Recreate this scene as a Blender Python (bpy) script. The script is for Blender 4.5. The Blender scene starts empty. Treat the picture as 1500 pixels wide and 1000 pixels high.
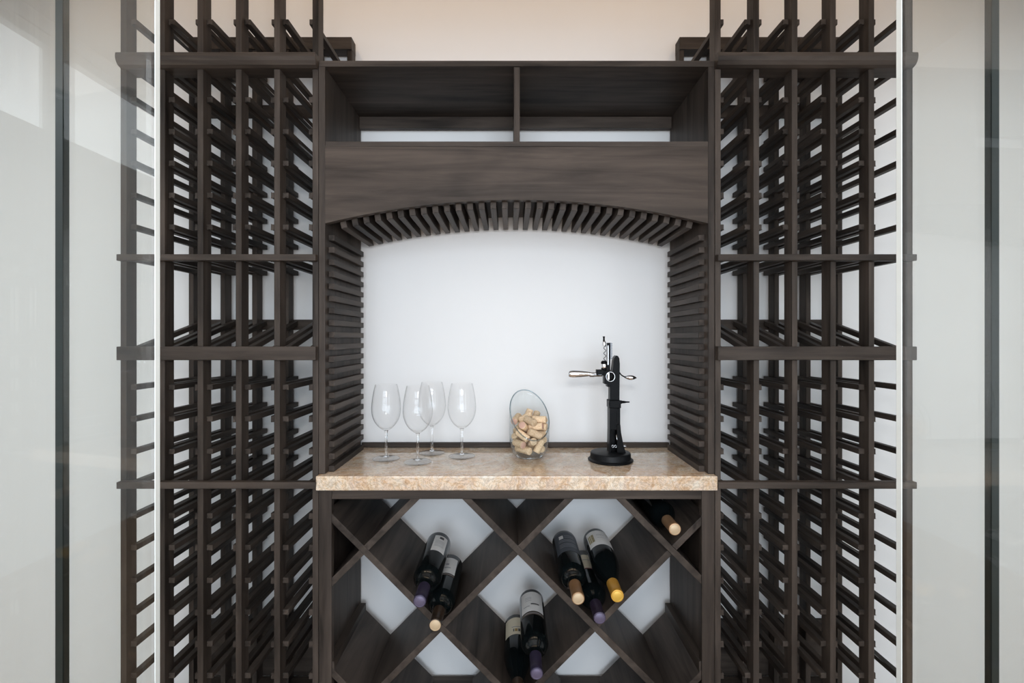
import bpy, bmesh, math, random
from mathutils import Vector, Matrix, Quaternion

scene = bpy.context.scene
col = scene.collection
PI = math.pi
R = math.radians

# ------------------------------------------------------------------ camera
ZC = 1.2157          # eye height
CX = -0.0156         # camera stands a little left of the cabinet's middle
D0 = 1.25            # distance from the eye to the front of the racks (Y = 0)
F = 700.0            # focal length in pixels of the 1500 px frame
cam = bpy.data.objects.new('camera', bpy.data.cameras.new('camera'))
col.objects.link(cam)
cam.location = (CX, -D0, ZC)
cam.rotation_euler = (PI / 2, 0, 0)
cam.data.sensor_width = 36.0
cam.data.lens = 36.0 * F / 1500.0
cam.data.shift_x = 2.0 / 1500.0
cam.data.shift_y = -5.0 / 1500.0
cam.data.clip_start = 0.02
scene.camera = cam

# ------------------------------------------------------------------ light
scene.view_settings.view_transform = 'Standard'
scene.view_settings.look = 'None'
scene.view_settings.gamma = 1.0
scene.view_settings.use_curve_mapping = False
scene.view_settings.exposure = 0.0
scene.cycles.max_bounces = 10
scene.cycles.diffuse_bounces = 5
scene.cycles.glossy_bounces = 5
scene.cycles.transmission_bounces = 8
scene.cycles.transparent_max_bounces = 32
scene.cycles.sample_clamp_indirect = 6.0
scene.cycles.caustics_reflective = False
scene.cycles.caustics_refractive = False
scene.cycles.blur_glossy = 0.5

world = bpy.data.worlds.new('daylight')
scene.world = world
world.use_nodes = True
wbg = world.node_tree.nodes['Background']
wbg.inputs[0].default_value = (0.80, 0.90, 1.0, 1)
wbg.inputs[1].default_value = 1.0


def lamp(name, kind, loc, energy, color, size=0.1, size_y=None, aim=None, spot=None):
    l = bpy.data.lights.new(name, kind)
    l.energy = energy
    l.color = color
    if kind == 'AREA':
        l.size = size
        if size_y:
            l.shape = 'RECTANGLE'
            l.size_y = size_y
    else:
        l.shadow_soft_size = size
    if spot:
        l.spot_size, l.spot_blend = spot
    o = bpy.data.objects.new(name, l)
    col.objects.link(o)
    o.location = loc
    if aim is not None:
        o.rotation_euler = (Vector(aim) - Vector(loc)).to_track_quat('-Z', 'Y').to_euler()
    return o


# daylight at the room's windows
lamp('daylight_back_window', 'AREA', (0, -4.75, 1.40), 165, (0.77, 0.885, 1.0), 3.2, 2.7, aim=(0, 0, 1.40))
lamp('daylight_right_window', 'AREA', (2.75, -3.8, 1.25), 40, (0.84, 0.92, 1.0), 1.4, 2.3, aim=(0, -3.8, 1.25))
lamp('daylight_high_window', 'AREA', (-2.75, -2.4, 2.62), 14, (0.90, 0.95, 1.0), 2.6, 0.6, aim=(0, -2.4, 2.3))
# the photographer's flash, over the camera
lamp('camera_flash', 'POINT', (0.0, -1.18, ZC + 0.22), 14.0, (1.0, 0.97, 0.94), 0.085)
# warm downlights in the cellar's ceiling
for dx in (-0.85, 0.0, 0.85):
    lamp('cellar_downlight', 'SPOT', (dx, -0.12, 2.93), 10.5, (1.0, 0.73, 0.50), 0.05,
         aim=(dx * 0.95, 0.02, 0), spot=(R(120), 0.6))


# ------------------------------------------------------------------ materials
def new_mat(name):
    m = bpy.data.materials.new(name)
    m.use_nodes = True
    nt = m.node_tree
    return m, nt, nt.nodes['Principled BSDF']


def N(nt, kind, **kw):
    n = nt.nodes.new(kind)
    for k, v in kw.items():
        if k.startswith('i_'):
            n.inputs[k[2:]].default_value = v
        else:
            setattr(n, k, v)
    return n


def ramp(nt, stops):
    n = nt.nodes.new('ShaderNodeValToRGB')
    e = n.color_ramp.elements
    e[0].position, e[0].color = stops[0][0], (*stops[0][1], 1)
    e[1].position, e[1].color = stops[-1][0], (*stops[-1][1], 1)
    for p, c in stops[1:-1]:
        x = e.new(p)
        x.color = (*c, 1)
    return n


def plain(name, color, rough=0.5, metal=0.0, spec=0.5, coat=0.0):
    m, nt, b = new_mat(name)
    b.inputs['Base Color'].default_value = (*color, 1)
    b.inputs['Roughness'].default_value = rough
    b.inputs['Metallic'].default_value = metal
    b.inputs['Specular IOR Level'].default_value = spec
    b.inputs['Coat Weight'].default_value = coat
    return m


def wood(name, axis, dark, light, scale=1.0, rough=0.5):
    """stained alder; the grain runs along one object axis"""
    m, nt, b = new_mat(name)
    L = nt.links.new
    tc = N(nt, 'ShaderNodeTexCoord')
    oi = N(nt, 'ShaderNodeObjectInfo')
    add = N(nt, 'ShaderNodeVectorMath', operation='ADD')
    mul = N(nt, 'ShaderNodeMath', operation='MULTIPLY')
    mul.inputs[1].default_value = 37.0
    L(oi.outputs['Random'], mul.inputs[0])
    L(tc.outputs['Object'], add.inputs[0])
    L(mul.outputs[0], add.inputs[1])
    mp = N(nt, 'ShaderNodeMapping')
    s = [38.0 * scale] * 3
    s[axis] = 2.6 * scale
    mp.inputs['Scale'].default_value = s
    L(add.outputs[0], mp.inputs[0])
    n1 = N(nt, 'ShaderNodeTexNoise', i_Scale=1.0, i_Detail=6.0, i_Roughness=0.62, i_Distortion=0.8)
    L(mp.outputs[0], n1.inputs['Vector'])
    mp2 = N(nt, 'ShaderNodeMapping')
    s2 = [7.0 * scale] * 3
    s2[axis] = 1.6 * scale
    mp2.inputs['Scale'].default_value = s2
    L(add.outputs[0], mp2.inputs[0])
    n2 = N(nt, 'ShaderNodeTexNoise', i_Scale=1.0, i_Detail=3.0, i_Roughness=0.5, i_Distortion=1.4)
    L(mp2.outputs[0], n2.inputs['Vector'])
    mixf = N(nt, 'ShaderNodeMix', data_type='FLOAT')
    mixf.inputs[0].default_value = 0.5
    L(n1.outputs['Fac'], mixf.inputs[2])
    L(n2.outputs['Fac'], mixf.inputs[3])
    mid = tuple((a + c) / 2 for a, c in zip(dark, light))
    rp = ramp(nt, [(0.34, dark), (0.50, mid), (0.66, light)])
    L(mixf.outputs[0], rp.inputs[0])
    L(rp.outputs[0], b.inputs['Base Color'])
    bp = N(nt, 'ShaderNodeBump', i_Strength=0.12, i_Distance=0.002)
    L(n1.outputs['Fac'], bp.inputs['Height'])
    L(bp.outputs[0], b.inputs['Normal'])
    b.inputs['Roughness'].default_value = rough
    b.inputs['Specular IOR Level'].default_value = 0.16
    return m


WD, WL = (0.0138, 0.0107, 0.0089), (0.085, 0.0660, 0.0545)
WOOD_X = wood('stained_wood_along_x', 0, WD, WL)
WOOD_Y = wood('stained_wood_along_y', 1, WD, WL)
WOOD_Z = wood('stained_wood_along_z', 2, WD, WL)
WOOD_VALANCE = wood('stained_wood_wide_grain', 0, (0.0165, 0.0124, 0.0100), (0.096, 0.073, 0.059), 0.8)


def granite():
    m, nt, b = new_mat('polished_granite')
    L = nt.links.new
    tc = N(nt, 'ShaderNodeTexCoord')
    a = N(nt, 'ShaderNodeTexNoise', i_Scale=5.5, i_Detail=6.0, i_Roughness=0.62, i_Distortion=1.8)
    f = N(nt, 'ShaderNodeTexNoise', i_Scale=42.0, i_Detail=8.0, i_Roughness=0.75, i_Distortion=1.0)
    v = N(nt, 'ShaderNodeTexNoise', i_Scale=22.0, i_Detail=7.0, i_Roughness=0.75, i_Distortion=2.6)
    for n in (a, f, v):
        L(tc.outputs['Object'], n.inputs['Vector'])
    big = ramp(nt, [(0.34, (0.74, 0.66, 0.55)), (0.46, (0.70, 0.52, 0.35)), (0.54, (0.52, 0.27, 0.12)), (0.60, (0.66, 0.46, 0.30)), (0.68, (0.72, 0.64, 0.53))])
    L(a.outputs['Fac'], big.inputs[0])
    sm = ramp(nt, [(0.34, (0.34, 0.24, 0.16)), (0.44, (0.66, 0.50, 0.34)), (0.52, (0.80, 0.72, 0.61)), (0.60, (0.62, 0.58, 0.53)), (0.70, (0.86, 0.82, 0.76))])
    L(f.outputs['Fac'], sm.inputs[0])
    mx = N(nt, 'ShaderNodeMix', data_type='RGBA')
    mx.inputs[0].default_value = 0.5
    L(big.outputs[0], mx.inputs[6])
    L(sm.outputs[0], mx.inputs[7])
    vein = ramp(nt, [(0.455, (0, 0, 0)), (0.495, (1, 1, 1)), (0.535, (0, 0, 0))])
    L(v.outputs['Fac'], vein.inputs[0])
    k = N(nt, 'ShaderNodeMath', operation='MULTIPLY')
    k.inputs[1].default_value = 0.55
    L(vein.outputs[0], k.inputs[0])
    mx2 = N(nt, 'ShaderNodeMix', data_type='RGBA')
    L(k.outputs[0], mx2.inputs[0])
    L(mx.outputs[2], mx2.inputs[6])
    mx2.inputs[7].default_value = (0.16, 0.11, 0.075, 1)
    L(mx2.outputs[2], b.inputs['Base Color'])
    b.inputs['Roughness'].default_value = 0.04
    b.inputs['IOR'].default_value = 1.6
    return m


def thin_glass(name, tint=(0.985, 0.988, 0.978), ior=1.5, edge=None):
    m = bpy.data.materials.new(name)
    m.use_nodes = True
    nt = m.node_tree
    nt.nodes.clear()
    L = nt.links.new
    out = N(nt, 'ShaderNodeOutputMaterial')
    ge = N(nt, 'ShaderNodeNewGeometry')
    dt = N(nt, 'ShaderNodeVectorMath', operation='DOT_PRODUCT')
    L(ge.outputs['Normal'], dt.inputs[0])
    L(ge.outputs['Incoming'], dt.inputs[1])
    ab = N(nt, 'ShaderNodeMath', operation='ABSOLUTE')
    L(dt.outputs['Value'], ab.inputs[0])
    inv = N(nt, 'ShaderNodeMath', operation='SUBTRACT', use_clamp=True)
    inv.inputs[0].default_value = 1.0
    L(ab.outputs[0], inv.inputs[1])
    p5 = N(nt, 'ShaderNodeMath', operation='POWER')
    p5.inputs[1].default_value = 5.0
    L(inv.outputs[0], p5.inputs[0])
    f0 = ((ior - 1) / (ior + 1)) ** 2
    fr = N(nt, 'ShaderNodeMath', operation='MULTIPLY_ADD')
    fr.inputs[1].default_value = 1 - f0
    fr.inputs[2].default_value = f0
    L(p5.outputs[0], fr.inputs[0])
    tr = N(nt, 'ShaderNodeBsdfTransparent')
    tr.inputs[0].default_value = (*tint, 1)
    if edge:
        rp = ramp(nt, [(0.0, tint), (0.80, tint), (1.0, edge)])
        L(inv.outputs[0], rp.inputs[0])
        L(rp.outputs[0], tr.inputs[0])
    gl = N(nt, 'ShaderNodeBsdfGlossy', i_Roughness=0.0)
    mx = N(nt, 'ShaderNodeMixShader')
    L(fr.outputs[0], mx.inputs[0])
    L(tr.outputs[0], mx.inputs[1])
    L(gl.outputs[0], mx.inputs[2])
    L(mx.outputs[0], out.inputs[0])
    return m


PANE = thin_glass('clear_pane_glass')
GLASS_BOWL = thin_glass('crystal_bowl', (0.998, 0.998, 0.998), 1.34, (0.55, 0.57, 0.59))
GLASS_FOOT = thin_glass('crystal_foot', (0.97, 0.975, 0.98), 1.5, (0.60, 0.62, 0.64))
GLASS_VASE = thin_glass('vase_glass', (0.975, 0.985, 0.985), 1.45, (0.42, 0.46, 0.48))


def solid_glass(name, color=(1, 1, 1)):
    m, nt, b = new_mat(name)
    b.inputs['Base Color'].default_value = (*color, 1)
    b.inputs['Transmission Weight'].default_value = 1.0
    b.inputs['Roughness'].default_value = 0.0
    b.inputs['IOR'].default_value = 1.5
    return m


CRYSTAL = solid_glass('crystal_stem')
RIM_GLASS = solid_glass('vase_rim_glass', (0.48, 0.57, 0.62))
EDGE = plain('polished_glass_edge', (0.84, 0.88, 0.86), 0.25)
SEAL = plain('dark_green_glass_seal', (0.012, 0.020, 0.019), 0.3)
WALL = plain('white_wall_paint', (0.80, 0.79, 0.785), 0.7, spec=0.2)
CEIL = plain('white_ceiling_paint', (0.82, 0.81, 0.80), 0.8, spec=0.2)
GRANITE = granite()
FLOORM = wood('oak_floor', 1, (0.30, 0.19, 0.12), (0.48, 0.34, 0.23), 0.5, 0.35)
BLACK = plain('black_satin_metal', (0.0035, 0.0035, 0.004), 0.30, spec=0.07)
BLACK_BASE = plain('black_cast_base', (0.0065, 0.0070, 0.008), 0.42, spec=0.14)
CHROME = plain('chrome', (0.82, 0.82, 0.83), 0.08, metal=1.0)
STEEL = plain('dull_steel', (0.42, 0.42, 0.43), 0.25, metal=1.0)
BOTTLE = plain('dark_bottle_glass', (0.003, 0.0045, 0.005), 0.07, spec=0.4)
FOIL_PURPLE = plain('dark_purple_foil', (0.034, 0.028, 0.058), 0.38, metal=0.35)
FOIL_PLUM = plain('plum_foil', (0.034, 0.024, 0.048), 0.38, metal=0.35)
FOIL_BRONZE = plain('bronze_foil', (0.30, 0.17, 0.085), 0.34, metal=0.5)
FOIL_GOLD = plain('gold_foil', (0.62, 0.33, 0.055), 0.32, metal=0.5)
FOIL_BLACK = plain('black_brown_foil', (0.035, 0.022, 0.014), 0.35, metal=0.3)
FOIL_COPPER = plain('copper_foil', (0.42, 0.25, 0.14), 0.35, metal=0.5)
CAP_LIGHT = plain('pale_foil_disc', (0.52, 0.39, 0.25), 0.4, metal=0.2)
CAP_GOLD = plain('gold_foil_disc', (0.66, 0.40, 0.07), 0.35, metal=0.3)
CAP_LILAC = plain('lilac_foil_disc', (0.115, 0.097, 0.155), 0.4, metal=0.3)
PAPER = plain('white_label_paper', (0.72, 0.70, 0.68), 0.7)
CREAM = plain('cream_label_paper', (0.70, 0.62, 0.47), 0.7)
NAVY = plain('slate_label_paper', (0.055, 0.062, 0.075), 0.55)
INK = plain('label_ink', (0.06, 0.055, 0.06), 0.6)
INK_GREY = plain('grey_label_ink', (0.28, 0.28, 0.30), 0.6)
INK_OLIVE = plain('olive_label_ink', (0.30, 0.25, 0.13), 0.6)
INK_GOLD = plain('gold_label_ink', (0.30, 0.18, 0.04), 0.5)
BAND = plain('brown_label_band', (0.10, 0.075, 0.06), 0.6)


def cork_mat():
    m, nt, b = new_mat('natural_cork')
    L = nt.links.new
    tc = N(nt, 'ShaderNodeTexCoord')
    oi = N(nt, 'ShaderNodeObjectInfo')
    add = N(nt, 'ShaderNodeVectorMath', operation='ADD')
    L(tc.outputs['Object'], add.inputs[0])
    L(oi.outputs['Random'], add.inputs[1])
    n = N(nt, 'ShaderNodeTexNoise', i_Scale=240.0, i_Detail=4.0, i_Roughness=0.65)
    L(add.outputs[0], n.inputs['Vector'])
    rp = ramp(nt, [(0.30, (0.40, 0.25, 0.14)), (0.43, (0.70, 0.50, 0.31)), (0.7, (0.82, 0.65, 0.46))])
    L(n.outputs['Fac'], rp.inputs[0])
    hs = N(nt, 'ShaderNodeHueSaturation')
    mr = N(nt, 'ShaderNodeMapRange')
    mr.inputs[3].default_value = 0.78
    mr.inputs[4].default_value = 1.15
    L(oi.outputs['Random'], mr.inputs[0])
    L(mr.outputs[0], hs.inputs['Value'])
    L(rp.outputs[0], hs.inputs['Color'])
    L(hs.outputs[0], b.inputs['Base Color'])
    b.inputs['Roughness'].default_value = 0.85
    return m


CORK = cork_mat()
CORK_END = plain('wine_stained_cork', (0.56, 0.34, 0.26), 0.8)


# ------------------------------------------------------------------ mesh helpers
def link_mesh(name, bm, mat, parent=None, smooth=False, bevel=0.0, loc=(0, 0, 0)):
    if bevel:
        bmesh.ops.bevel(bm, geom=list(bm.edges), offset=bevel, segments=2, affect='EDGES', profile=0.6, clamp_overlap=True)
    bmesh.ops.recalc_face_normals(bm, faces=list(bm.faces))
    me = bpy.data.meshes.new(name)
    bm.to_mesh(me)
    bm.free()
    for mm in (mat if isinstance(mat, (list, tuple)) else [mat]):
        me.materials.append(mm)
    if smooth:
        for p in me.polygons:
            p.use_smooth = True
    o = bpy.data.objects.new(name, me)
    col.objects.link(o)
    o.location = loc
    if parent:
        o.parent = parent
    return o


def box_into(bm, x0, x1, y0, y1, z0, z1):
    vs = [bm.verts.new((x, y, z)) for z in (z0, z1) for y in (y0, y1) for x in (x0, x1)]
    for f in ((0, 1, 3, 2), (4, 5, 7, 6), (0, 1, 5, 4), (2, 3, 7, 6), (0, 2, 6, 4), (1, 3, 7, 5)):
        bm.faces.new([vs[i] for i in f])


def box(name, x0, x1, y0, y1, z0, z1, mat, parent=None, bevel=0.0012):
    """a board whose origin sits at its own middle"""
    x0, x1 = min(x0, x1), max(x0, x1)
    cx, cy, cz = (x0 + x1) / 2, (y0 + y1) / 2, (z0 + z1) / 2
    bm = bmesh.new()
    box_into(bm, x0 - cx, x1 - cx, y0 - cy, y1 - cy, z0 - cz, z1 - cz)
    return link_mesh(name, bm, mat, parent, bevel=bevel, loc=(cx, cy, cz))


def boxes(name, lst, mat, parent=None):
    bm = bmesh.new()
    for b in lst:
        box_into(bm, *b)
    return link_mesh(name, bm, mat, parent)


def prism(name, poly, axis, a, b, mat, parent=None, bevel=0.0, smooth=False):
    """a closed outline pushed along one axis; outline given in the other two axes in x,y,z order"""
    bm = bmesh.new()

    def pt(p, t):
        q = list(p)
        q.insert(axis, t)
        return q
    A = [bm.verts.new(pt(p, a)) for p in poly]
    B = [bm.verts.new(pt(p, b)) for p in poly]
    n = len(poly)
    for i in range(n):
        bm.faces.new([A[i], A[(i + 1) % n], B[(i + 1) % n], B[i]])
    bm.faces.new(A)
    bm.faces.new(B[::-1])
    return link_mesh(name, bm, mat, parent, bevel=bevel, smooth=smooth)


def lathe_bm(profile, n=40, close_bottom=True, close_top=True):
    """profile of (radius, z) turned about Z"""
    bm = bmesh.new()
    rows = []
    for r, z in profile:
        if r < 1e-6:
            rows.append([bm.verts.new((0, 0, z))])
        else:
            rows.append([bm.verts.new((r * math.cos(2 * PI * i / n), r * math.sin(2 * PI * i / n), z)) for i in range(n)])
    for a, b in zip(rows, rows[1:]):
        for i in range(n):
            j = (i + 1) % n
            if len(a) == 1 and len(b) == 1:
                continue
            if len(a) == 1:
                bm.faces.new([a[0], b[i], b[j]])
            elif len(b) == 1:
                bm.faces.new([a[i], a[j], b[0]])
            else:
                bm.faces.new([a[i], a[j], b[j], b[i]])
    if close_bottom and len(rows[0]) > 1:
        bm.faces.new(rows[0][::-1])
    if close_top and len(rows[-1]) > 1:
        bm.faces.new(rows[-1])
    return bm


def lathe(name, profile, mat, parent=None, n=40, **kw):
    o = link_mesh(name, lathe_bm(profile, n, **kw), mat, parent, smooth=True)
    autosmooth(o)
    return o


def autosmooth(o, deg=40):
    me = o.data
    bm = bmesh.new()
    bm.from_mesh(me)
    lim = R(deg)
    for e in bm.edges:
        if len(e.link_faces) == 2 and e.calc_face_angle(0) > lim:
            e.smooth = False
    bm.to_mesh(me)
    bm.free()
    for p in me.polygons:
        p.use_smooth = True


def smooth_curve(pts, k=6):
    """Catmull-Rom through points of any length"""
    P = [Vector(p) for p in pts]
    out = []
    for i in range(len(P) - 1):
        p0, p1, p2, p3 = P[max(i - 1, 0)], P[i], P[i + 1], P[min(i + 2, len(P) - 1)]
        for j in range(k):
            t = j / k
            out.append(0.5 * ((2 * p1) + (p2 - p0) * t + (2 * p0 - 5 * p1 + 4 * p2 - p3) * t * t + (3 * p1 - p0 - 3 * p2 + p3) * t ** 3))
    out.append(P[-1])
    return out


def tube_bm(path, radii, n=12, closed=False, bm=None):
    bm = bm or bmesh.new()
    P = [Vector(p) for p in path]
    m = len(P)
    if not isinstance(radii, (list, tuple)):
        radii = [radii] * m
    ref = None
    rows = []
    for i, p in enumerate(P):
        if closed:
            t = (P[(i + 1) % m] - P[i - 1]).normalized()
        else:
            t = (P[min(i + 1, m - 1)] - P[max(i - 1, 0)]).normalized()
        if ref is None:
            ref = t.orthogonal().normalized()
        ref = (ref - t * ref.dot(t)).normalized()
        bi = t.cross(ref)
        rows.append([bm.verts.new(p + (ref * math.cos(2 * PI * k / n) + bi * math.sin(2 * PI * k / n)) * radii[i]) for k in range(n)])
    for i in range(m if closed else m - 1):
        a, b = rows[i], rows[(i + 1) % m]
        off = 0
        if closed and i == m - 1:
            off = min(range(n), key=lambda s: (b[s].co - a[0].co).length)
        for k in range(n):
            bm.faces.new([a[k], a[(k + 1) % n], b[(k + 1 + off) % n], b[(k + off) % n]])
    if not closed:
        bm.faces.new(rows[0][::-1])
        bm.faces.new(rows[-1])
    return bm


def tag(o, label=None, cat=None, group=None, kind=None):
    if label:
        o['label'] = label
    if cat:
        o['category'] = cat
    if group:
        o['group'] = group
    if kind:
        o['kind'] = kind
    return o


def thing(name, label, cat, loc=(0, 0, 0), group=None):
    o = bpy.data.objects.new(name, None)
    o.empty_display_size = 0.05
    col.objects.link(o)
    o.location = loc
    return tag(o, label, cat, group)


def dup(o, parent, loc):
    c = o.copy()
    col.objects.link(c)
    c.parent = parent
    c.location = loc
    return c


def struct(o):
    o['kind'] = 'structure'
    return o


# ------------------------------------------------------------------ the room
WALL_Y = 0.312
RX, RY, RZ = 2.6, -4.6, 3.0
struct(boxes('floor', [(-RX - .1, RX + .1, RY - .1, WALL_Y + .1, -0.1, 0.0)], FLOORM))
struct(boxes('ceiling', [(-RX - .1, RX + .1, RY - .1, WALL_Y + .1, RZ, RZ + 0.1)], CEIL))
struct(boxes('wall_back', [(-RX - .1, RX + .1, WALL_Y, WALL_Y + 0.1, 0, RZ)], WALL))


def wall_y(name, x, th, y0, y1, wy0, wy1, wz0, wz1):
    a, b = min(x, x + th), max(x, x + th)
    return struct(boxes(name, [(a, b, y0, wy0, 0, RZ), (a, b, wy1, y1, 0, RZ), (a, b, wy0, wy1, 0, wz0), (a, b, wy0, wy1, wz1, RZ)], WALL))


wall_y('wall_left', -RX, -0.1, RY, WALL_Y, -3.7, -1.1, 2.32, 2.92)
wall_y('wall_right', RX, 0.1, RY, WALL_Y, -4.5, -3.1, 0.1, 2.4)
struct(boxes('wall_front', [(-RX, -1.6, RY - .1, RY, 0, RZ), (1.6, RX, RY - .1, RY, 0, RZ), (-1.6, 1.6, RY - .1, RY, 0, 0.06), (-1.6, 1.6, RY - .1, RY, 2.75, RZ)], WALL))
WHITE = plain('white_window_paint', (0.75, 0.75, 0.74), 0.5)


def grid_window(name, axis, c, u0, u1, z0, z1, nu, nz, t=0.03):
    """frame and glazing bars standing in a wall opening"""
    L = []

    def add(a0, a1, b0, b1, d):
        if axis == 1:
            L.append((a0, a1, c - d, c + d, b0, b1))
        else:
            L.append((c - d, c + d, a0, a1, b0, b1))
    add(u0, u1, z0, z0 + .06, .03)
    add(u0, u1, z1 - .06, z1, .03)
    add(u0, u0 + .06, z0 + .06, z1 - .06, .03)
    add(u1 - .06, u1, z0 + .06, z1 - .06, .03)
    for i in range(1, nu):
        u = u0 + (u1 - u0) * i / nu
        add(u - t, u + t, z0 + .06, z1 - .06, .02)
    for i in range(1, nz):
        z = z0 + (z1 - z0) * i / nz
        add(u0 + .06, u1 - .06, z - t, z + t, .0195)
    return struct(boxes(name, L, WHITE))


grid_window('window_1', 1, RY - .05, -1.6, 1.6, 0.06, 2.75, 4, 4)
grid_window('window_2', 0, RX + .05, -4.5, -3.1, 0.1, 2.4, 2, 1)
grid_window('window_3', 0, -RX - .05, -3.7, -1.1, 2.32, 2.92, 2, 1)

struct(boxes('unseen_daylight_blocker', [(-RX, RX, -0.54, -0.40, 2.06, RZ)], WALL))  # unseen header, added to keep window light off the upper back wall

# ------------------------------------------------------------------ wine racks
HALF = 0.518          # half width of the middle cabinet
PITCH = 0.1004
PW, PD = 0.0155, 0.035
DEP = 0.300
Z_PLINTH = 0.12


def zpx(y, d=D0):
    return ZC + (495.0 - y) * d / F


def build_rack(s, label):
    root = thing('wine_rack', label, 'wine rack', (s * (HALF + 0.26), 0.15, 0), 'wine racks beside the niche')
    ox, oy = root.location.x, root.location.y

    def bx(name, x0, x1, y0, y1, z0, z1, mat, bevel=0.0012):
        return box(name, s * x0 - ox, s * x1 - ox, y0 - oy, y1 - oy, z0, z1, mat, root, bevel)

    W = HALF + 5 * PITCH + PW
    bx('plinth', HALF + .001, W, 0.0, DEP, 0.0, Z_PLINTH, WOOD_X, 0.002)
    zt = ZC + 1.12
    fp = bp = None
    for k in range(6):
        x0 = HALF + .0008 + PITCH * k
        xc = s * (x0 + PW / 2) - ox
        if fp is None:
            fp = bx('front_post', x0, x0 + PW, 0.0, PD, Z_PLINTH, zt, WOOD_Z)
            bp = bx('back_post', x0, x0 + PW, DEP - PD, DEP, Z_PLINTH, ZC + .9135, WOOD_Z)
        else:
            dup(fp, root, (xc, fp.location.y, fp.location.z))
            dup(bp, root, (xc, bp.location.y, bp.location.z))
    # rails on the back posts
    bx('back_rail', HALF + .001, W, 0.262, 0.302, ZC + .9137, ZC + .9526, WOOD_X)
    for z0, z1 in ((.716, .756), (.027, .060), (-1.095, -.914)):
        bx('back_rail', HALF + .001, W, DEP, WALL_Y - .001, ZC + z0, ZC + z1, WOOD_X)
    # bottle rails, one each side of every column
    RW, RH, RY0, RY1 = 0.0160, 0.0148, 0.0135, DEP
    rows = [zpx(y, D0 + RY0) for y in (32, 99.5, 146, 192.5, 239, 286, 332.5, 379, 567, 613.5, 661, 708, 755.5, 802, 850, 896.5, 943, 989.5)]
    proto = None
    stuff = []
    ymid = (RY0 + RY1) / 2
    tilt = math.atan2(0.083, RY1 - RY0)
    for ri, z in enumerate(rows + ['display']):
        for c in range(5):
            xa = HALF + .0008 + PITCH * c + PW + RW / 2 - 0.0022
            xb = HALF + .0008 + PITCH * (c + 1) - RW / 2 - 0.0002
            # the rail on the outer side of a post shows; its partner hides behind the next post
            for x, shows in ((xa, False), (xb, True)):
                zz = ZC + .0085 if z == 'display' else z
                if shows or ri == 0:
                    if proto is None:
                        proto = bx('bottle_rail', x - RW / 2, x + RW / 2, RY0, RY1, zz - RH / 2, zz + RH / 2, WOOD_Y, 0.0018)
                        o = proto
                    else:
                        o = dup(proto, root, (s * x - ox, ymid - oy, zz))
                    o.rotation_euler = (tilt, 0, 0) if z == 'display' else (0, 0, 0)
                else:
                    stuff.append((x, zz, tilt if z == 'display' else 0.0))
    bm = bmesh.new()
    for x, zz, t in stuff:
        n0 = len(bm.verts)
        box_into(bm, s * x - ox - RW / 2, s * x - ox + RW / 2, RY0 - ymid, RY1 - ymid, -RH / 2, RH / 2)
        bm.verts.ensure_lookup_table()
        vs = bm.verts[n0:]
        bmesh.ops.rotate(bm, verts=vs, cent=(0, 0, 0), matrix=Matrix.Rotation(t, 3, 'X'))
        bmesh.ops.translate(bm, verts=vs, vec=(0, ymid - oy, zz))
    o = link_mesh('bottle_rail_partner', bm, WOOD_Y, root, bevel=0.0012)
    o['kind'] = 'stuff'
    # mouldings across the front
    prof = [(0.042, .7026), (0.042, .7357), (-.020, .7357), (-.0225, .7335), (-.0235, .724), (-.0215, .714), (-.0155, .7058), (-.006, .7026)]
    xa, xb = s * (HALF + .0005) - ox, s * (W - .004) - ox
    prism('cornice', [(y - oy, ZC + z) for y, z in prof], 0, min(xa, xb), max(xa, xb), WOOD_X, root)
    bx('ledge', HALF + .0012, W - .003, -.018, -.0002, ZC + .1998, ZC + .2165, WOOD_X, 0.0015)
    bx('display_rail', HALF + .0012, W - .003, -.018, -.0002, ZC - .0572, ZC - .0218, WOOD_X, 0.0015)
    bx('ledge', HALF + .0012, W - .003, -.018, -.0002, ZC - .389, ZC - .3714, WOOD_X, 0.0015)
    return root


build_rack(-1, 'tall dark-stained wooden wine rack standing left of the arched niche')
build_rack(1, 'tall dark-stained wooden wine rack standing right of the arched niche')

# ------------------------------------------------------------------ lower cabinet with diamond bins
Z_TOP = ZC - .3557    # counter top
Z_BOT = ZC - .3927
lower = thing('diamond_bin_cabinet', 'dark wooden base cabinet of crossed diamond bins under the granite counter', 'cabinet', (0, 0.15, 0))


def lb(name, x0, x1, y0, y1, z0, z1, mat, bevel=0.0012):
    return box(name, x0, x1, y0 - .15, y1 - .15, z0, z1, mat, lower, bevel)


lb('plinth', -HALF, HALF, 0.0, DEP, 0.0, Z_PLINTH, WOOD_X)
for s in (-1, 1):
    lb('side_panel', s * .501, s * (HALF - .0002), .018, DEP, Z_PLINTH, Z_BOT, WOOD_Z)
    lb('stile', s * .4842, s * (HALF - .0002), 0.0, .0178, Z_PLINTH, Z_BOT, WOOD_Z)
lb('top_rail', -.484, .484, 0.0006, .018, ZC - .4214, Z_BOT, WOOD_X)
lb('top_panel', -.501, .501, .018, DEP, Z_BOT - .014, Z_BOT, WOOD_X)
NX, NS, NZ = 0.0035, 0.2020, ZC - .5563
TH = 0.0168


def clip_diag(x0, z0, x1, z1):
    """clip a centre line to the cabinet's inside"""
    lim = [(-.4995, .4995), (Z_PLINTH + .001, Z_BOT - .016)]
    t0, t1 = 0.0, 1.0
    for p, d, (a, b) in ((x0, x1 - x0, lim[0]), (z0, z1 - z0, lim[1])):
        ta, tb = (a - p) / d, (b - p) / d
        t0, t1 = max(t0, min(ta, tb)), min(t1, max(ta, tb))
    if t1 <= t0:
        return None
    return (x0 + (x1 - x0) * t0, z0 + (z1 - z0) * t0, x0 + (x1 - x0) * t1, z0 + (z1 - z0) * t1)


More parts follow.
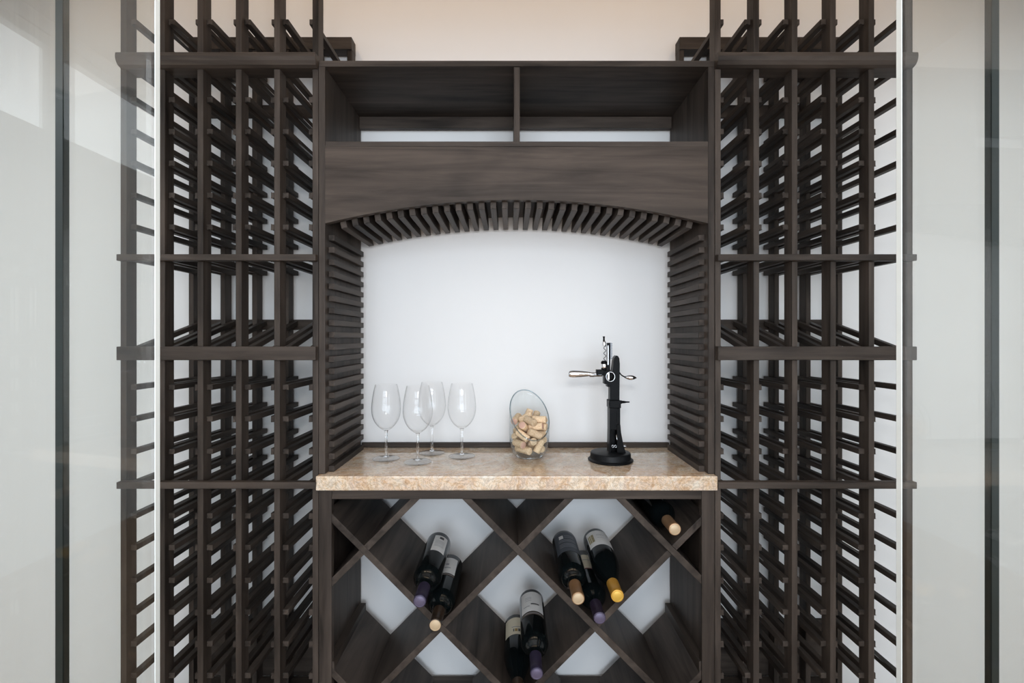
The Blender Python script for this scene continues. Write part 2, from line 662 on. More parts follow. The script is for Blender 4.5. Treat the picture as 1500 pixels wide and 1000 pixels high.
def diag_board(x0, z0, x1, z1):
    dx, dz = x1 - x0, z1 - z0
    l = math.hypot(dx, dz)
    ang = math.atan2(dz, dx)
    bm = bmesh.new()
    box_into(bm, -l / 2, l / 2, -.139, .139, -TH / 2, TH / 2)
    o = link_mesh('bin_divider', bm, WOOD_Y, lower, bevel=0.001, loc=((x0 + x1) / 2, .142 - .15, (z0 + z1) / 2))
    o.rotation_euler = (0, -ang, 0)


for k in range(-6, 7, 1):
    # boards running down to the right, through (NX + 2k*NS, NZ)
    X = NX + 2 * k * NS
    c = clip_diag(X - 1.2, NZ + 1.2, X + 1.2, NZ - 1.2)
    if c and math.hypot(c[2] - c[0], c[3] - c[1]) > .05:
        diag_board(*c)
    # boards running up to the right, in lengths between the crossings
    for j in range(-8, 9):
        xa, za = X + j * NS, NZ + j * NS
        g = TH / 2 * 1.03 / math.sqrt(2)
        c = clip_diag(xa + g, za + g, xa + NS - g, za + NS - g)
        if c and math.hypot(c[2] - c[0], c[3] - c[1]) > .02:
            diag_board(*c)
for s in (-1, 1):
    zc = ZC - .862
    prism('cleat', [(s * .5005, zc + .003), (s * .5005, zc + .014), (s * .479, zc + .014), (s * .479, zc - s * 0 - .022)] if True else [], 1, .004 - .15, .281 - .15, WOOD_Y, lower)

slab = bmesh.new()
box_into(slab, -.5175, .5175, -.020 - .15, WALL_Y - .0008 - .15, -.0185, .0185)
counter = link_mesh('granite_countertop', slab, GRANITE, None, bevel=0.0025, loc=(0, .15, (Z_TOP + Z_BOT) / 2))
tag(counter, 'polished beige and rust granite countertop on the diamond bin cabinet', 'countertop')
st = box('backsplash_strip', -.4995, .4995, DEP + .0008, WALL_Y - .0005, Z_TOP + .0005, Z_TOP + .0165, WOOD_X)
tag(st, 'thin black wooden strip along the wall at the back of the granite counter', 'trim strip')

# ------------------------------------------------------------------ arched niche cabinet
nic = thing('arched_niche_cabinet', 'dark wooden niche cabinet with slatted arch and open cubbies above the counter', 'cabinet', (0, .15, Z_TOP))


def nb(name, x0, x1, y0, y1, z0, z1, mat, bevel=0.0012):
    return box(name, x0, x1, y0 - .15, y1 - .15, z0 + ZC - Z_TOP, z1 + ZC - Z_TOP, mat, nic, bevel)


for s in (-1, 1):
    nb('side_panel', s * .501, s * (HALF - .0002), 0.0, DEP, -.3555, .7098, WOOD_Z)
nb('top_panel', -HALF + .0002, HALF - .0002, 0.0, DEP, .7099, .7255, WOOD_X)
nb('cubby_shelf', -.5008, .5008, 0.0, DEP, .5000, .5143, WOOD_X)
nb('cubby_divider', -.0075, .0085, 0.002, DEP - .002, .5144, .7097, WOOD_Z)
nb('cubby_back_rail', -.5008, -.0078, DEP - .018, DEP, .673, .7097, WOOD_X)
nb('cubby_back_rail', .0088, .5008, DEP - .018, DEP, .673, .7097, WOOD_X)
AR = 2.068
AZ = .3616 - AR
dz = ZC - Z_TOP
arc = [(.501 * math.sin(0), 0)]
amax = math.asin(.5008 / AR)
arcp = [(AR * math.sin(-amax + 2 * amax * i / 48), AZ + AR * math.cos(-amax + 2 * amax * i / 48) + dz) for i in range(49)]
prism('arched_valance', arcp + [(.5008, .4998 + dz), (-.5008, .4998 + dz)], 1, -.15, .018 - .15, WOOD_VALANCE, nic)
low2 = [(x * (AR + .0302) / AR, (z - dz - AZ) * (AR + .0302) / AR + AZ + dz) for x, z in arcp]
low2[0], low2[-1] = (-.5008, low2[0][1]), (.5008, low2[-1][1])
top2 = [(x * (AR + .038) / AR, (z - dz - AZ) * (AR + .038) / AR + AZ + dz) for x, z in arcp]
top2[0] = (-.5008, top2[0][1])
top2[-1] = (.5008, top2[-1][1])
prism('arch_soffit', low2 + top2[::-1], 1, .0182 - .15, DEP - .15, WOOD_Y, nic)
# slats under the arch
SL = 0.0158
bm = bmesh.new()
box_into(bm, -SL / 2, SL / 2, -.125, .125, -.0165, .030)
sl0 = None
for i in range(-15, 16):
    a = i * 0.0311 / AR
    loc = (AR * math.sin(a), .149 - .15, AZ + AR * math.cos(a) + dz - .0002)
    if sl0 is None:
        sl0 = link_mesh('arch_slat', bm, WOOD_Y, nic, bevel=0.0012, loc=loc)
        o = sl0
    else:
        o = dup(sl0, nic, loc)
    o.rotation_euler = (0, a, 0)
# slats on the side panels
bm = bmesh.new()
box_into(bm, -.008, .008, -.127, .127, -.0078, .0078)
ss0 = None
for s in (-1, 1):
    for i in range(20):
        z = .2668 - i * .0323
        loc = (s * .4928, .149 - .15, z + dz)
        if i == 19:
            loc = (s * .4928, .149 - .15, -.3478 + dz)
        if ss0 is None:
            ss0 = link_mesh('side_slat', bm, WOOD_Y, nic, bevel=0.0012, loc=loc)
        else:
            dup(ss0, nic, loc)

# ------------------------------------------------------------------ glass front
GY = -0.46
GT = 0.010
GH = 2.058


def glass_box(name, x0, x1, y0, y1, z0, z1, parent, edge_faces=True):
    bm = bmesh.new()
    box_into(bm, x0, x1, y0, y1, z0, z1)
    return link_mesh(name, bm, PANE, parent)


def sidelight(s, xa, xb, label):
    r = thing('glass_sidelight', label, 'glass panel', ((xa + xb) / 2, GY, 0))
    ox = r.location.x
    w = abs(xb - xa) / 2
    glass_box('pane', -w, w, -GT / 2, GT / 2, 0.004, GH, r)
    e = -s * w
    o = box('polished_edge', e - s * .0015, e + s * .0002, -GT / 2, GT / 2, .004, GH, EDGE, r, 0)
    o['label'] = 'bright polished edge of the glass'
    o = box('edge_seal', s * w + s * .0004, s * (w + .0125), -GT / 2 - .001, GT / 2 + .001, 0.0, GH, SEAL, r, 0)
    o['label'] = 'dark seal strip'


sidelight(-1, -.6005, -.7502, 'narrow clear glass panel in front of the left rack, ending in a dark seal')
sidelight(1, .6275, .7735, 'narrow clear glass panel in front of the right rack, ending in a dark seal')


def outer(s, xa, xb, label):
    r = glass_box('outer_glass_panel', xa, xb, -GT / 2, GT / 2, 0.001, GH, None)
    r.location = (0, GY, 0)
    tag(r, label, 'glass panel')


outer(-1, -RX + .001, -.7645, 'wide clear glass panel at far left beyond the dark seal')
outer(1, .7880, RX - .001, 'wide clear glass panel at far right beyond the dark seal')


def door(s, hx, ang, label):
    r = thing('glass_door', label, 'door', (hx, GY - .009, 0))
    r.rotation_euler = (0, 0, ang)
    # local: the leaf runs along -Y from its hinge
    glass_box('leaf', -.005, .005, -.62, 0, 0.008, 2.05, r)
    for z in (0.25, 1.95):
        o = box('hinge', -.010, .010, -.12, -.081, z - .04, z + .04, STEEL, r, .001)


door(-1, -.607, R(-8.4), 'frameless glass door swung open towards the viewer at left')
door(1, .634, R(1.7), 'frameless glass door swung open towards the viewer at right')

# ------------------------------------------------------------------ wine glasses
BOWL_OUT = [(0.0045, .0845), (.012, .0872), (.022, .0950), (.0325, .1085), (.0395, .1250), (.0424, .1430), (.0420, .1600), (.0398, .1800), (.0358, .2020), (.0318, .2190)]


def make_wine_glass():
    root = thing('wine_glass', 'x', 'wine glass')
    out = [(p.x, p.y) for p in smooth_curve(BOWL_OUT, 4)]
    inn = [(max(r - .0011, 0), z + (.004 if i < 5 else .0012 if i < 9 else 0)) for i, (r, z) in enumerate(out)]
    prof = out + [(inn[-1][0], out[-1][1])] + inn[::-1][1:] + [(0, inn[0][1])]
    lathe('bowl', prof, GLASS_BOWL, root, 56, close_bottom=True, close_top=False)
    stem = [(p.x, p.y) for p in smooth_curve([(.0075, .0062), (.0046, .012), (.0036, .024), (.0034, .055), (.0040, .075), (.0060, .0835)], 5)]
    lathe('stem', stem, CRYSTAL, root, 24)
    foot = [(p.x, p.y) for p in smooth_curve([(.0388, .0006), (.0392, .0014), (.0380, .0024), (.026, .0036), (.014, .0050), (.0076, .0066)], 4)]
    lathe('foot', [(.0370, .0001)] + foot, GLASS_FOOT, root, 56)
    return root


def copy_tree(o, parent=None):
    c = o.copy()
    col.objects.link(c)
    if parent:
        c.parent = parent
    for ch in list(o.children):
        copy_tree(ch, c)
    return c


def counter_spot(px, py):
    d = .3557 * F / (py - 495.0)
    return ((px - 748.0) * d / F + CX, d - D0, Z_TOP + .0003)


wg = make_wine_glass()
for i, (px, py, lab) in enumerate([
        (565.7, 672.0, 'leftmost empty wine glass on the counter, beside the slatted wall'),
        (612.0, 677.0, 'empty wine glass nearest the front edge of the counter'),
        (632.7, 663.5, 'empty wine glass farthest back, standing partly behind the front glass'),
        (676.6, 668.6, 'rightmost empty wine glass, standing nearest the vase of corks')]):
    g = wg if i == 0 else copy_tree(wg)
    g.location = counter_spot(px, py)
    g.rotation_euler = (0, 0, i * 0.7)
    tag(g, lab, 'wine glass', 'wine glasses on the counter')

# ------------------------------------------------------------------ vase of corks
vx, vy, vz = counter_spot(775.3, 668.5)
vase = thing('glass_vase', 'round clear glass vase with slanted rim, filled with corks', 'vase', (vx, vy, vz))
VP = [(0.0375, .0008), (.0440, .0060), (.0520, .0180), (.0572, .0350), (.0602, .0600), (.0602, .1000), (.0590, .1450), (.0570, .2000)]
VC = smooth_curve([(p[0], p[1]) for p in VP], 10)


def vr(z):
    for a, b in zip(VC, VC[1:]):
        if z <= b.y:
            return a.x + (b.x - a.x) * (z - a.y) / (b.y - a.y)
    return VC[-1].x


def rim_h(th):
    h = .128
    for _ in range(8):
        r = vr(h)
        h = .128 + r * (-.316 * math.cos(th) + 1.1 * math.sin(th))
    return max(h, .03)


bm = bmesh.new()
NT, NR = 72, 26
def shell(off, zb):
    rows = []
    for j in range(NR + 1):
        row = []
        for i in range(NT):
            th = 2 * PI * i / NT
            h = rim_h(th)
            t = (j / NR) ** 1.4
            z = .0008 + (h - .0008) * t
            r = vr(z) - off
            z2 = z if off == 0 else max(z, zb)
            row.append(bm.verts.new((r * math.cos(th), r * math.sin(th), z2)))
        rows.append(row)
    return rows
ro = shell(0, 0)
ri = shell(.0022, .0115)
for rows in (ro, ri):
    for a, b in zip(rows, rows[1:]):
        for i in range(NT):
            bm.faces.new([a[i], a[(i + 1) % NT], b[(i + 1) % NT], b[i]])
bm.faces.new(ro[0][::-1])
bm.faces.new(ri[0])
for i in range(NT):
    bm.faces.new([ro[-1][i], ro[-1][(i + 1) % NT], ri[-1][(i + 1) % NT], ri[-1][i]])
link_mesh('vase_body', bm, GLASS_VASE, vase, smooth=True)
rim = []
for i in range(NT):
    th = 2 * PI * i / NT
    h = rim_h(th)
    r = vr(h) - .0011
    rim.append((r * math.cos(th), r * math.sin(th), h + .0006))
o = link_mesh('vase_rim', tube_bm(rim, .0018, 10, True), RIM_GLASS, vase, smooth=True)
o['label'] = 'dark-looking slanted glass rim'
o = link_mesh('vase_foot', tube_bm([(.0372 * math.cos(2 * PI * i / 48), .0372 * math.sin(2 * PI * i / 48), .0032) for i in range(48)], .0028, 8, True), CRYSTAL, vase, smooth=True)

CORKS = [
    (-0.0134, -0.0243, 0.0156, 0.707, 0.519, 0.48, -0.027),
    (-0.0215, 0.0109, 0.0156, 0.203, -0.488, -0.511, 0.677),
    (0.0281, -0.0264, 0.0284, 0.239, 0.5, -0.83, -0.058),
    (0.0317, 0.0084, 0.0156, 0.258, 0.086, 0.702, -0.658),
    (0.009, 0.0016, 0.0261, 0.823, -0.045, 0.447, 0.347),
    (-0.0369, 0.0168, 0.0397, 0.911, 0.352, -0.216, 0.011),
    (0.0075, -0.0297, 0.0385, 0.701, 0.406, 0.383, -0.443),
    (-0.0119, 0.0389, 0.0389, 0.326, 0.286, 0.886, 0.163),
    (-0.0035, 0.0149, 0.0409, 0.418, -0.602, -0.13, -0.667),
    (-0.0069, 0.0261, 0.0645, 0.428, -0.271, 0.602, 0.617),
    (-0.031, -0.0235, 0.0346, 0.179, -0.539, 0.429, 0.702),
    (-0.0205, -0.0356, 0.0612, 0.384, -0.203, 0.842, -0.32),
    (0.0349, 0.0178, 0.0401, 0.682, 0.687, 0.105, 0.228),
    (0.0142, -0.0392, 0.0673, 0.727, 0.413, -0.333, -0.436),
    (0.0224, -0.0098, 0.0606, 0.407, 0.613, 0.394, 0.551),
    (0.0301, 0.0123, 0.0635, 0.687, -0.068, 0.714, -0.116),
    (-0.0285, -0.0076, 0.0634, 0.586, 0.117, -0.397, -0.696),
    (0.0325, -0.0073, 0.0827, 0.474, 0.665, 0.285, 0.502),
    (-0.0295, 0.0311, 0.0702, 0.336, 0.373, -0.855, 0.129),
    (0.0191, -0.0265, 0.0858, 0.278, 0.536, -0.522, -0.602),
    (0.0293, -0.0145, 0.1043, 0.669, 0.386, 0.589, 0.238),
    (-0.0078, 0.0077, 0.085, 0.541, -0.224, 0.691, -0.425),
    (0.019, 0.0399, 0.0717, 0.057, 0.957, -0.2, 0.2),
    (-0.0384, 0.0153, 0.1015, 0.694, -0.603, -0.073, -0.387),
    (0.0392, 0.0165, 0.0896, 0.861, 0.334, 0.28, -0.263),
    (-0.016, -0.027, 0.085, 0.388, -0.763, -0.345, -0.386),
    (-0.0114, 0.0029, 0.1074, 0.363, 0.802, 0.082, -0.468),
    (0.0197, 0.0267, 0.1028, 0.459, -0.322, -0.239, -0.793),
    (-0.0029, 0.0404, 0.1071, 0.073, -0.678, -0.701, 0.209),
    (0.001, -0.0326, 0.1035, 0.354, 0.736, -0.224, 0.531),
]
CORK_LABELS = {
    0: 'lowest front cork, lying across the bottom of the heap in the vase',
    2: 'cork leaning steeply at the bottom right of the heap in the vase',
    6: 'cork showing its round end low in the middle of the heap in the vase',
    10: 'cork with a pinkish stained end low at the left of the heap in the vase',
    11: 'long cork slanting down to the right just inside the low front rim of the vase',
    13: 'cork slanting across the right middle of the heap behind the vase rim',
    19: 'cork with a reddish stained end at the right middle of the heap in the vase',
    20: 'cork lying crosswise highest at the right of the heap in the vase',
    23: 'cork with a pinkish stained end highest at the left of the heap in the vase',
    25: 'cork pointing its pinkish round end at the room in the left middle of the heap',
    26: 'cork slanting up towards the top of the heap in the middle of the vase',
    27: 'cork at the back right showing its round end near the top of the heap',
    28: 'cork standing nearly upright as the very top of the heap in the vase',
    29: 'cork slanting down to the right in the upper middle front of the heap',
}
bm = lathe_bm([(.0098, -.0205), (.0107, -.0198), (.0108, 0), (.0107, .0198), (.0098, .0205)], 24)
ck = link_mesh('cork', bm, [CORK, CORK_END], None, smooth=True)
autosmooth(ck)
for p in ck.data.polygons:
    if p.normal.z < -.9 and len(p.vertices) > 8:
        p.material_index = 1
for i, c in enumerate(CORKS):
    k = ck if i == 0 else ck.copy()
    if i:
        col.objects.link(k)
    k.location = (vx + c[0], vy + c[1], vz + c[2] + .0090)
    k.rotation_mode = 'QUATERNION'
    k.rotation_quaternion = Quaternion(c[3:7])
    tag(k, CORK_LABELS.get(i, 'tan wine cork half hidden behind other corks in the slanted glass vase'), 'cork', 'corks in the glass vase')

# ------------------------------------------------------------------ lever corkscrew on its stand
SC = F / (.3557 * F / (674.0 - 495.0))       # pixels per metre where it stands
bxp, byp, bzp = counter_spot(894.2, 674.0)
ops = thing('corkscrew_stand', 'black and chrome lever corkscrew on a round-based stand', 'corkscrew', (bxp, byp, bzp))


def U(x):
    return (x - 894.2) / SC


def V(y):
    return (674.0 - y) / SC


lathe('base', [(.0600, 0), (.0645, .0008), (.0650, .0035), (.0625, .0058), (.0590, .0075), (.0580, .0100), (.0578, .0215), (.0560, .0240), (.0530, .0250)], BLACK_BASE, ops, 56)
tube_h = [(U(890.9), .0245), (U(915.4), .0245), (U(911.5), V(648)), (U(908.2), V(632)), (U(907.0), V(620)), (U(907.0), V(586)), (U(891.3), V(586)), (U(891.3), V(620))]
# column: two cheeks with the open throat between them, closed higher up
bm = bmesh.new()
def pr(poly, y0, y1):
    A = [bm.verts.new((x, y0, z)) for x, z in poly]
    B = [bm.verts.new((x, y1, z)) for x, z in poly]
    n = len(poly)
    for i in range(n):
        bm.faces.new([A[i], A[(i + 1) % n], B[(i + 1) % n], B[i]])
    bm.faces.new(A)
    bm.faces.new(B[::-1])
def Q(*pts):
    return [(U(x), V(y)) for x, y in pts]
zb = .0245
pr([(U(890.8), zb), (U(893.2), zb), (U(893.0), V(628)), (U(891.4), V(628))], -.016, .018)                      # left cheek
pr([(U(902.4), zb), (U(915.2), zb), (U(911.0), V(648)), (U(908.0), V(632)), (U(907.0), V(620)), (U(902.0), V(620))], -.016, .018)
pr(Q((891.4, 628), (902.0, 628), (902.0, 596), (891.4, 596)), -.016, .018)                                  # closed front
pr([(U(893.0), zb), (U(902.4), zb), (U(902.2), V(628)), (U(893.0), V(628))], .008, .018)                     # back of the throat
pr(Q((902.0, 620), (907.0, 620), (907.0, 596), (902.0, 596)), -.014, .018)
link_mesh('column', bm, BLACK, ops, bevel=.0009)
box('collar', U(890.4), U(907.7), -.0185, .0195, V(596.7), V(585.3), BLACK, ops, .002)
bm = bmesh.new()
pr(Q((892.3, 585.5), (892.3, 558), (897.0, 540), (897.2, 529), (898.6, 523.6), (901.4, 520.4), (904.0, 521.0), (906.0, 524.5), (906.6, 532), (906.2, 585.5)), -.012, .014)
link_mesh('upper_body', bm, BLACK, ops, bevel=.0012)
bm = bmesh.new()
pr(Q((883.8, 542.5), (893.5, 542.5), (893.5, 566.0), (888.4, 566.0), (888.4, 561.6), (883.8, 561.6)), -.015, .012)
link_mesh('pinion_housing', bm, BLACK, ops, bevel=.0012)
# pinion boss with its bright ring, facing the room
g = bmesh.new()
ring = [(U(892.4) + .0125 * math.cos(t), -.0175, V(551) + .0135 * math.sin(t)) for t in [2 * PI * i / 40 for i in range(40)]]
o = link_mesh('pinion_ring', tube_bm(ring, .0010, 8, True), CHROME, ops, smooth=True)
bm = lathe_bm([(.0118, 0), (.0118, .006), (.010, .0075), (0, .008)], 32)
bmesh.ops.rotate(bm, verts=bm.verts, cent=(0, 0, 0), matrix=Matrix.Rotation(PI / 2, 3, 'X'))
bmesh.ops.translate(bm, verts=bm.verts, vec=(U(892.4), -.0115, V(551)))
o = link_mesh('pinion', bm, BLACK, ops, smooth=True)
autosmooth(o)
bm = bmesh.new()
pr(Q((888.4, 546.5), (890.3, 545.0), (890.6, 553.5), (889.4, 556.5), (888.2, 553.5)), -.0215, -.0175)
link_mesh('pinion_catch', bm, CHROME, ops, bevel=.0006)
# toothed rack bar
bm = bmesh.new()
pr(Q((889.0, 502), (893.6, 502), (893.6, 545), (889.0, 545)), -.004, .006)
ra = link_mesh('rack_bar', bm, BLACK, ops, bevel=.0006)
bm = bmesh.new()
pr(Q((889.4, 506), (890.9, 506), (890.9, 534), (889.4, 534)), -.0058, -.0041)
link_mesh('rack_bar_strip', bm, STEEL, ops)
bm = bmesh.new()
pr(Q((893.7, 502), (895.6, 502), (895.6, 526), (893.7, 526)), -.004, .006)
for i in range(10):
    y = 503 + i * 2.35
    pr(Q((895.7, y - .3), (896.9, y + .05), (896.9, y + .75), (895.7, y + 1.1)), -.004, .006)
link_mesh('rack_teeth', bm, plain('dark_steel', (.12, .12, .125), .3, metal=.9), ops)
# worm, its tip holder and handle
path = []
for i in range(121):
    t = i / 120
    path.append((U(886.0) + .0031 * math.cos(t * 2 * PI * 3.2), .0031 * math.sin(t * 2 * PI * 3.2), V(506) + (V(531) - V(506)) * t))
link_mesh('worm', tube_bm(path, .00095, 8), plain('worm_steel', (.012, .012, .013), .3, spec=0.3), ops, smooth=True)
bm = lathe_bm([(.0030, V(507)), (.0052, V(506)), (.0056, V(502.5)), (.0040, V(500.0)), (.0030, V(499.5))], 24)
bmesh.ops.translate(bm, verts=bm.verts, vec=(U(884.9), 0, 0))
autosmooth(link_mesh('worm_ferrule', bm, CHROME, ops, smooth=True))
bm = lathe_bm([(.0030, V(499.8)), (.0026, V(497)), (.0026, V(494.4)), (.0034, V(493.4)), (.0034, V(492.6))], 20)
bmesh.ops.translate(bm, verts=bm.verts, vec=(U(884.6), 0, 0))
autosmooth(link_mesh('worm_cap', bm, BLACK, ops, smooth=True))
# neck clamp bell round the worm
bm = lathe_bm([(.0078, V(543)), (.0080, V(538.8)), (.0080, V(533)), (.0088, V(532.8)), (.0090, V(530.5)), (.0070, V(528.8)), (.0045, V(528.2))], 28)
bmesh.ops.translate(bm, verts=bm.verts, vec=(U(884.8), 0, 0))
autosmooth(link_mesh('clamp_bell', bm, BLACK, ops, smooth=True))
bm = lathe_bm([(.0082, V(538.8)), (.0086, V(538.4)), (.0086, V(533.4)), (.0082, V(533.0))], 28)
bmesh.ops.translate(bm, verts=bm.verts, vec=(U(884.8), 0, 0))
autosmooth(link_mesh('clamp_ring', bm, CHROME, ops, smooth=True))
# clamp arm and chrome grip to the left
box('clamp_arm', U(873.0), U(886.0), -.0085, .0085, V(549.6), V(541.0), BLACK, ops, .0022)


def turned_x(name, prof, zc, mat):
    """prof of (x px, radius m)"""
    bm = lathe_bm([(r, U(x)) for x, r in prof], 28)
    bmesh.ops.rotate(bm, verts=bm.verts, cent=(0, 0, 0), matrix=Matrix.Rotation(PI / 2, 3, 'Y'))
    bmesh.ops.translate(bm, verts=bm.verts, vec=(0, 0, zc))
    o = link_mesh(name, bm, mat, ops, smooth=True)
    autosmooth(o)


gp = [(p.x, p.y) for p in smooth_curve([(832.2, .0030), (833.2, .0078), (836.5, .0106), (843, .0110), (852, .0098), (860, .0078), (866, .0058), (873.5, .0050)], 4)]
turned_x('clamp_grip', gp, V(547.6), CHROME)
turned_x('grip_bolt', [(863.5, .0062), (864, .0068), (869, .0068), (871, .0060), (877, .0060), (882, .0052)], V(548.8), STEEL)
# lever on the right: curved black arm with a bright leaf-shaped grip
lev = smooth_curve([(U(905.0), -.004, V(541)), (U(907.0), -.004, V(545.5)), (U(910.2), -.004, V(549.3)), (U(914.5), -.004, V(551.6)), (U(920), -.004, V(552.8))], 6)
link_mesh('lever_arm', tube_bm(lev, .0019, 10), BLACK, ops, smooth=True)
bm = bmesh.new()
leaf = [(913.6, .8), (916.5, 2.6), (920, 3.9), (924, 4.2), (927.5, 3.2), (930.5, 1.6), (932.2, .3)]
tube_bm([(U(x), -.004, V(552.0 + .25 * (x - 914) * .28)) for x, r in leaf], [r / SC for x, r in leaf], 16, False, bm)
for v in bm.verts:
    v.co.y = -.004 + (v.co.y + .004) * 1.5
link_mesh('lever_grip', bm, CHROME, ops, smooth=True)
# height screw and the small bright catch in the throat
turned_x('height_screw', [(906.8, .0040), (907, .0052), (910.5, .0052), (911, .0040), (915, .0034), (917, .0024), (922, .0019)], V(588.8), BLACK)
link_mesh('throat_lever', tube_bm([(U(901.2), -.013, V(635)), (U(902.4), -.014, V(643)), (U(904.2), -.0145, V(650))], .0010, 8), CHROME, ops, smooth=True)
tb = bmesh.new()
for cx_, cz_ in ((896.5, 652.5), (900.5, 652.5)):
    q = [(U(cx_) + .0030 * math.cos(2 * PI * i / 20), -.010, V(cz_) + .0034 * math.sin(2 * PI * i / 20)) for i in range(20)]
    tube_bm(q, .0011, 6, True, tb)
link_mesh('throat_rings', tb, STEEL, ops, smooth=True)
turned_x('base_screw', [(912, .0030), (914, .0034), (917, .0034), (917.6, .0024)], V(653.5), STEEL)

# ------------------------------------------------------------------ wine bottles
BR = 0.0362
BORDEAUX = smooth_curve([(.030, 0), (BR - .0012, .0015), (BR, .006), (BR, .10), (BR, .182), (BR * .965, .196), (BR * .78, .211), (BR * .52, .224), (.0150, .236), (.0142, .250), (.0138, .285)], 5)
BURGUNDY = smooth_curve([(.030, 0), (BR - .0005, .0015), (BR + .001, .006), (BR + .001, .09), (BR + .001, .140), (BR * .94, .165), (BR * .78, .190), (BR * .58, .213), (.0158, .235), (.0143, .255), (.0138, .285)], 5)
BL = 0.298


def rad(prof, z):
    for a, b in zip(prof, prof[1:]):
        if z <= b.y:
            return a.x + (b.x - a.x) * (z - a.y) / max(b.y - a.y, 1e-9)
    return prof[-1].x


def patch(name, prof, a0, a1, z0, z1, lift, mat, parent, n=None):
    """a sheet wrapped on the bottle; angles in degrees from the label's middle"""
    n = n or max(2, int(abs(a1 - a0) / 5))
    m = max(1, int((z1 - z0) / .008))
    bm = bmesh.new()
    g = []
    for j in range(m + 1):
        z = z0 + (z1 - z0) * j / m
        r = rad(prof, z) + lift
        g.append([bm.verts.new((r * math.cos(R(90 - (a0 + (a1 - a0) * i / n))), r * math.sin(R(90 - (a0 + (a1 - a0) * i / n))), z)) for i in range(n + 1)])
    for j in range(m):
        for i in range(n):
            bm.faces.new([g[j][i], g[j][i + 1], g[j + 1][i + 1], g[j + 1][i]])
    return link_mesh(name, bm, mat, parent, smooth=True)


def bottle(label, capx, capy, capd, prof, foil, disc, sheets, roll=0, tilt=0.0, yaw=0.0, axis=None):
    """axis: (x, z) of the neck end; the neck points at the room"""
    if axis is None:
        x = (capx - 748.0) * capd / F + CX
        z = ZC + (495.0 - capy) * capd / F
    else:
        x, z = axis
    yn = capd - D0
    M = Matrix.Rotation(yaw, 4, 'Z') @ Matrix.Rotation(PI / 2 + tilt, 4, 'X')
    d = M @ Vector((0, 0, 1))
    base = Vector((x, yn, z)) - d * BL
    root = thing('wine_bottle', label, 'wine bottle', base, 'wine bottles in the diamond bins')
    root.rotation_euler = (M @ Matrix.Rotation(R(-roll), 4, 'Z')).to_euler()
    pts = [(p.x, p.y) for p in prof]
    lathe('bottle_glass', pts, BOTTLE, root, 40)
    o = lathe('capsule', [(.0151, .232), (.0152, .236), (.0149, .262), (.0148, .282), (.0156, .284), (.0158, .292), (.0152, .2965), (.0135, .2970)], foil, root, 32, close_bottom=True)
    o['label'] = 'foil capsule over the neck'
    lathe('capsule_disc', [(.0133, .2970), (.0133, .2976), (.0118, .2978), (.0112, .2972), (.0100, .2978), (0, .2980)], disc, root, 32)
    for nm, a0, a1, z0, z1, lift, mat, sub in sheets:
        p = patch(nm, prof, a0, a1, z0, z1, lift, mat, root)
        for (b0, b1, y0, y1, mt) in sub:
            patch('label_print', prof, b0, b1, y0, y1, lift + .0004, mt, p)
    return root


def lines(a0, a1, zs, h, mt):
    return [(a0, a1, z, z + h, mt) for z in zs]


# left diamond
bottle('purple-capped wine bottle lying uppermost in the left diamond bin, white back label', 612, 881, 1.135, BORDEAUX, FOIL_PURPLE, CAP_LILAC,
       [('back_label', -30, 34, .020, .112, .0004, PAPER,
         [(-6, 14, .028, .041, INK)] + lines(-22, 22, [.052, .058, .064, .070, .078, .084], .0016, INK_GREY))], roll=22, tilt=R(1.5), axis=(-.2165 + CX, ZC - .626))
bottle('black-necked wine bottle with cream cap end lying in the bottom of the left diamond bin', 638, 916, 1.155, BORDEAUX, FOIL_BLACK, CAP_LIGHT,
       [('front_label', -52, 42, .022, .112, .0004, PAPER,
         [(-20, 16, .080, .0845, INK_GREY), (-8, 6, .058, .066, INK_GREY)]),
        ('label_band', -52, 42, .115, .124, .0004, BAND, lines(-40, 30, [.118], .002, INK_GREY))], axis=(-.1825 + CX, ZC - .6945))
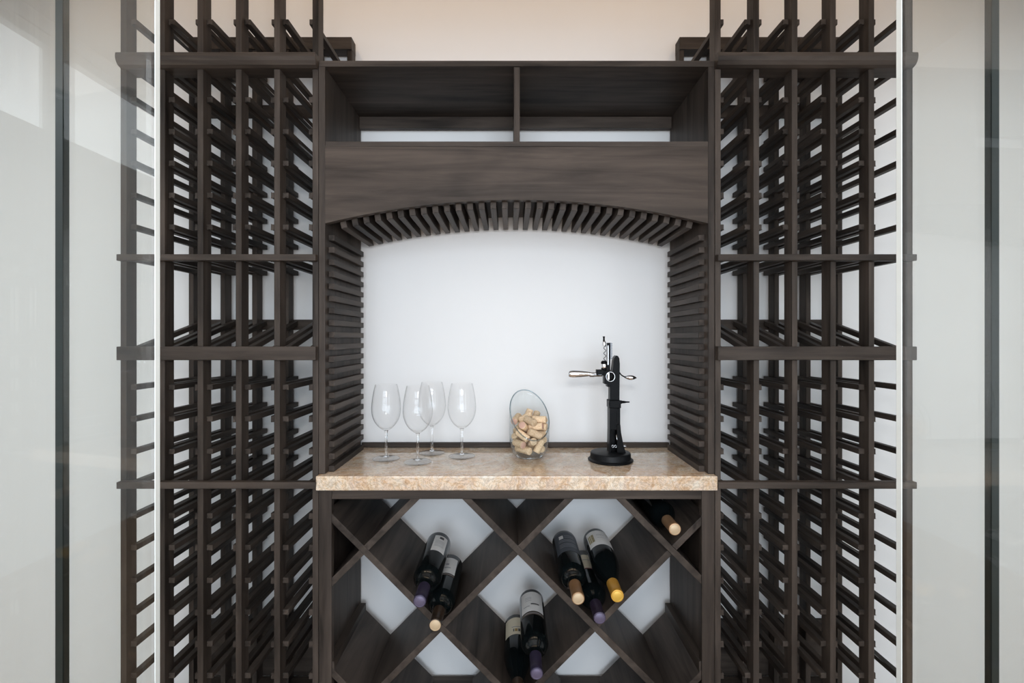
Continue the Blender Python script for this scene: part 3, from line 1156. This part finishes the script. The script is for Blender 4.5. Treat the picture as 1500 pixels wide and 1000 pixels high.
# middle diamond
bottle('wine bottle with cream label lying low in the middle diamond bin', 758, 997, 1.185, BURGUNDY, FOIL_BLACK, FOIL_COPPER,
       [('front_label', -62, 62, .016, .098, .0004, CREAM,
         lines(-24, 24, [.0615], .003, INK_GREY) + [(-17, -12, .072, .085, INK), (-9, 3, .072, .085, INK_GOLD), (6, 16, .072, .085, INK)])], axis=(.0185 + CX, ZC - .8945))
bottle('purple-capped wine bottle with white label lying uppermost in the middle diamond bin', 786.5, 983.5, 1.150, BORDEAUX, FOIL_PURPLE, CAP_LILAC,
       [('front_label', -58, 52, .012, .106, .0004, PAPER,
         lines(-34, -4, [.040, .047, .055], .0016, INK_GREY) + [(-8, 30, .070, .0755, INK), (-44, -14, .080, .083, INK_GREY)]),
        ('label_band', -58, 52, .109, .121, .0004, BAND, lines(-40, 34, [.1135], .003, INK_GREY))], tilt=R(2.2), axis=(.0630 + CX, ZC - .8085))
# right diamond
bottle('bronze-capped wine bottle with slate label lying at left of the right diamond bin', 848, 875, 1.148, BORDEAUX, FOIL_BRONZE, CAP_LIGHT,
       [('back_label', -62, 62, .010, .128, .0004, NAVY,
         [(-34, -14, .032, .052, PAPER)] + lines(-40, 40, [.060, .068, .084, .092, .100], .0022, INK_GREY) + lines(-8, 36, [.034, .044], .0022, INK_GREY))],
       tilt=R(1.5), axis=(.1625 + CX, ZC - .6265))
bottle('plum-capped wine bottle lying lowest of three in the right diamond bin', 875, 906.5, 1.184, BORDEAUX, FOIL_PLUM, CAP_LILAC,
       [('front_label', -50, 50, .030, .112, .0004, CREAM, lines(-30, 24, [.062], .003, INK_GREY)),
        ('label_band', -50, 50, .1122, .117, .0005, plain('red_label_band', (.16, .03, .03), .6), [])], axis=(.2211 + CX, ZC - .6945))
bottle('gold-capped wine bottle with cream label lying at right of the right diamond bin', 902, 872, 1.15, BURGUNDY, FOIL_GOLD, CAP_GOLD,
       [('front_label', -58, 60, .014, .104, .0004, PAPER,
         [(-52, -24, .036, .080, INK_OLIVE), (-47, -44, .036, .080, CREAM), (-38, -35, .036, .080, CREAM), (-52, -24, .050, .052, CREAM), (-52, -24, .064, .066, CREAM)] + lines(-10, 26, [.040, .046, .060], .0016, INK_GREY))],
       tilt=R(1.5), axis=(.2575 + CX, ZC - .6215))
# upper right bin
bottle('copper-capped wine bottle lying in the dark upper right bin', 989, 778, 1.2266, BORDEAUX, FOIL_COPPER, CAP_LIGHT, [], axis=(.4223 + CX, ZC - .4915))
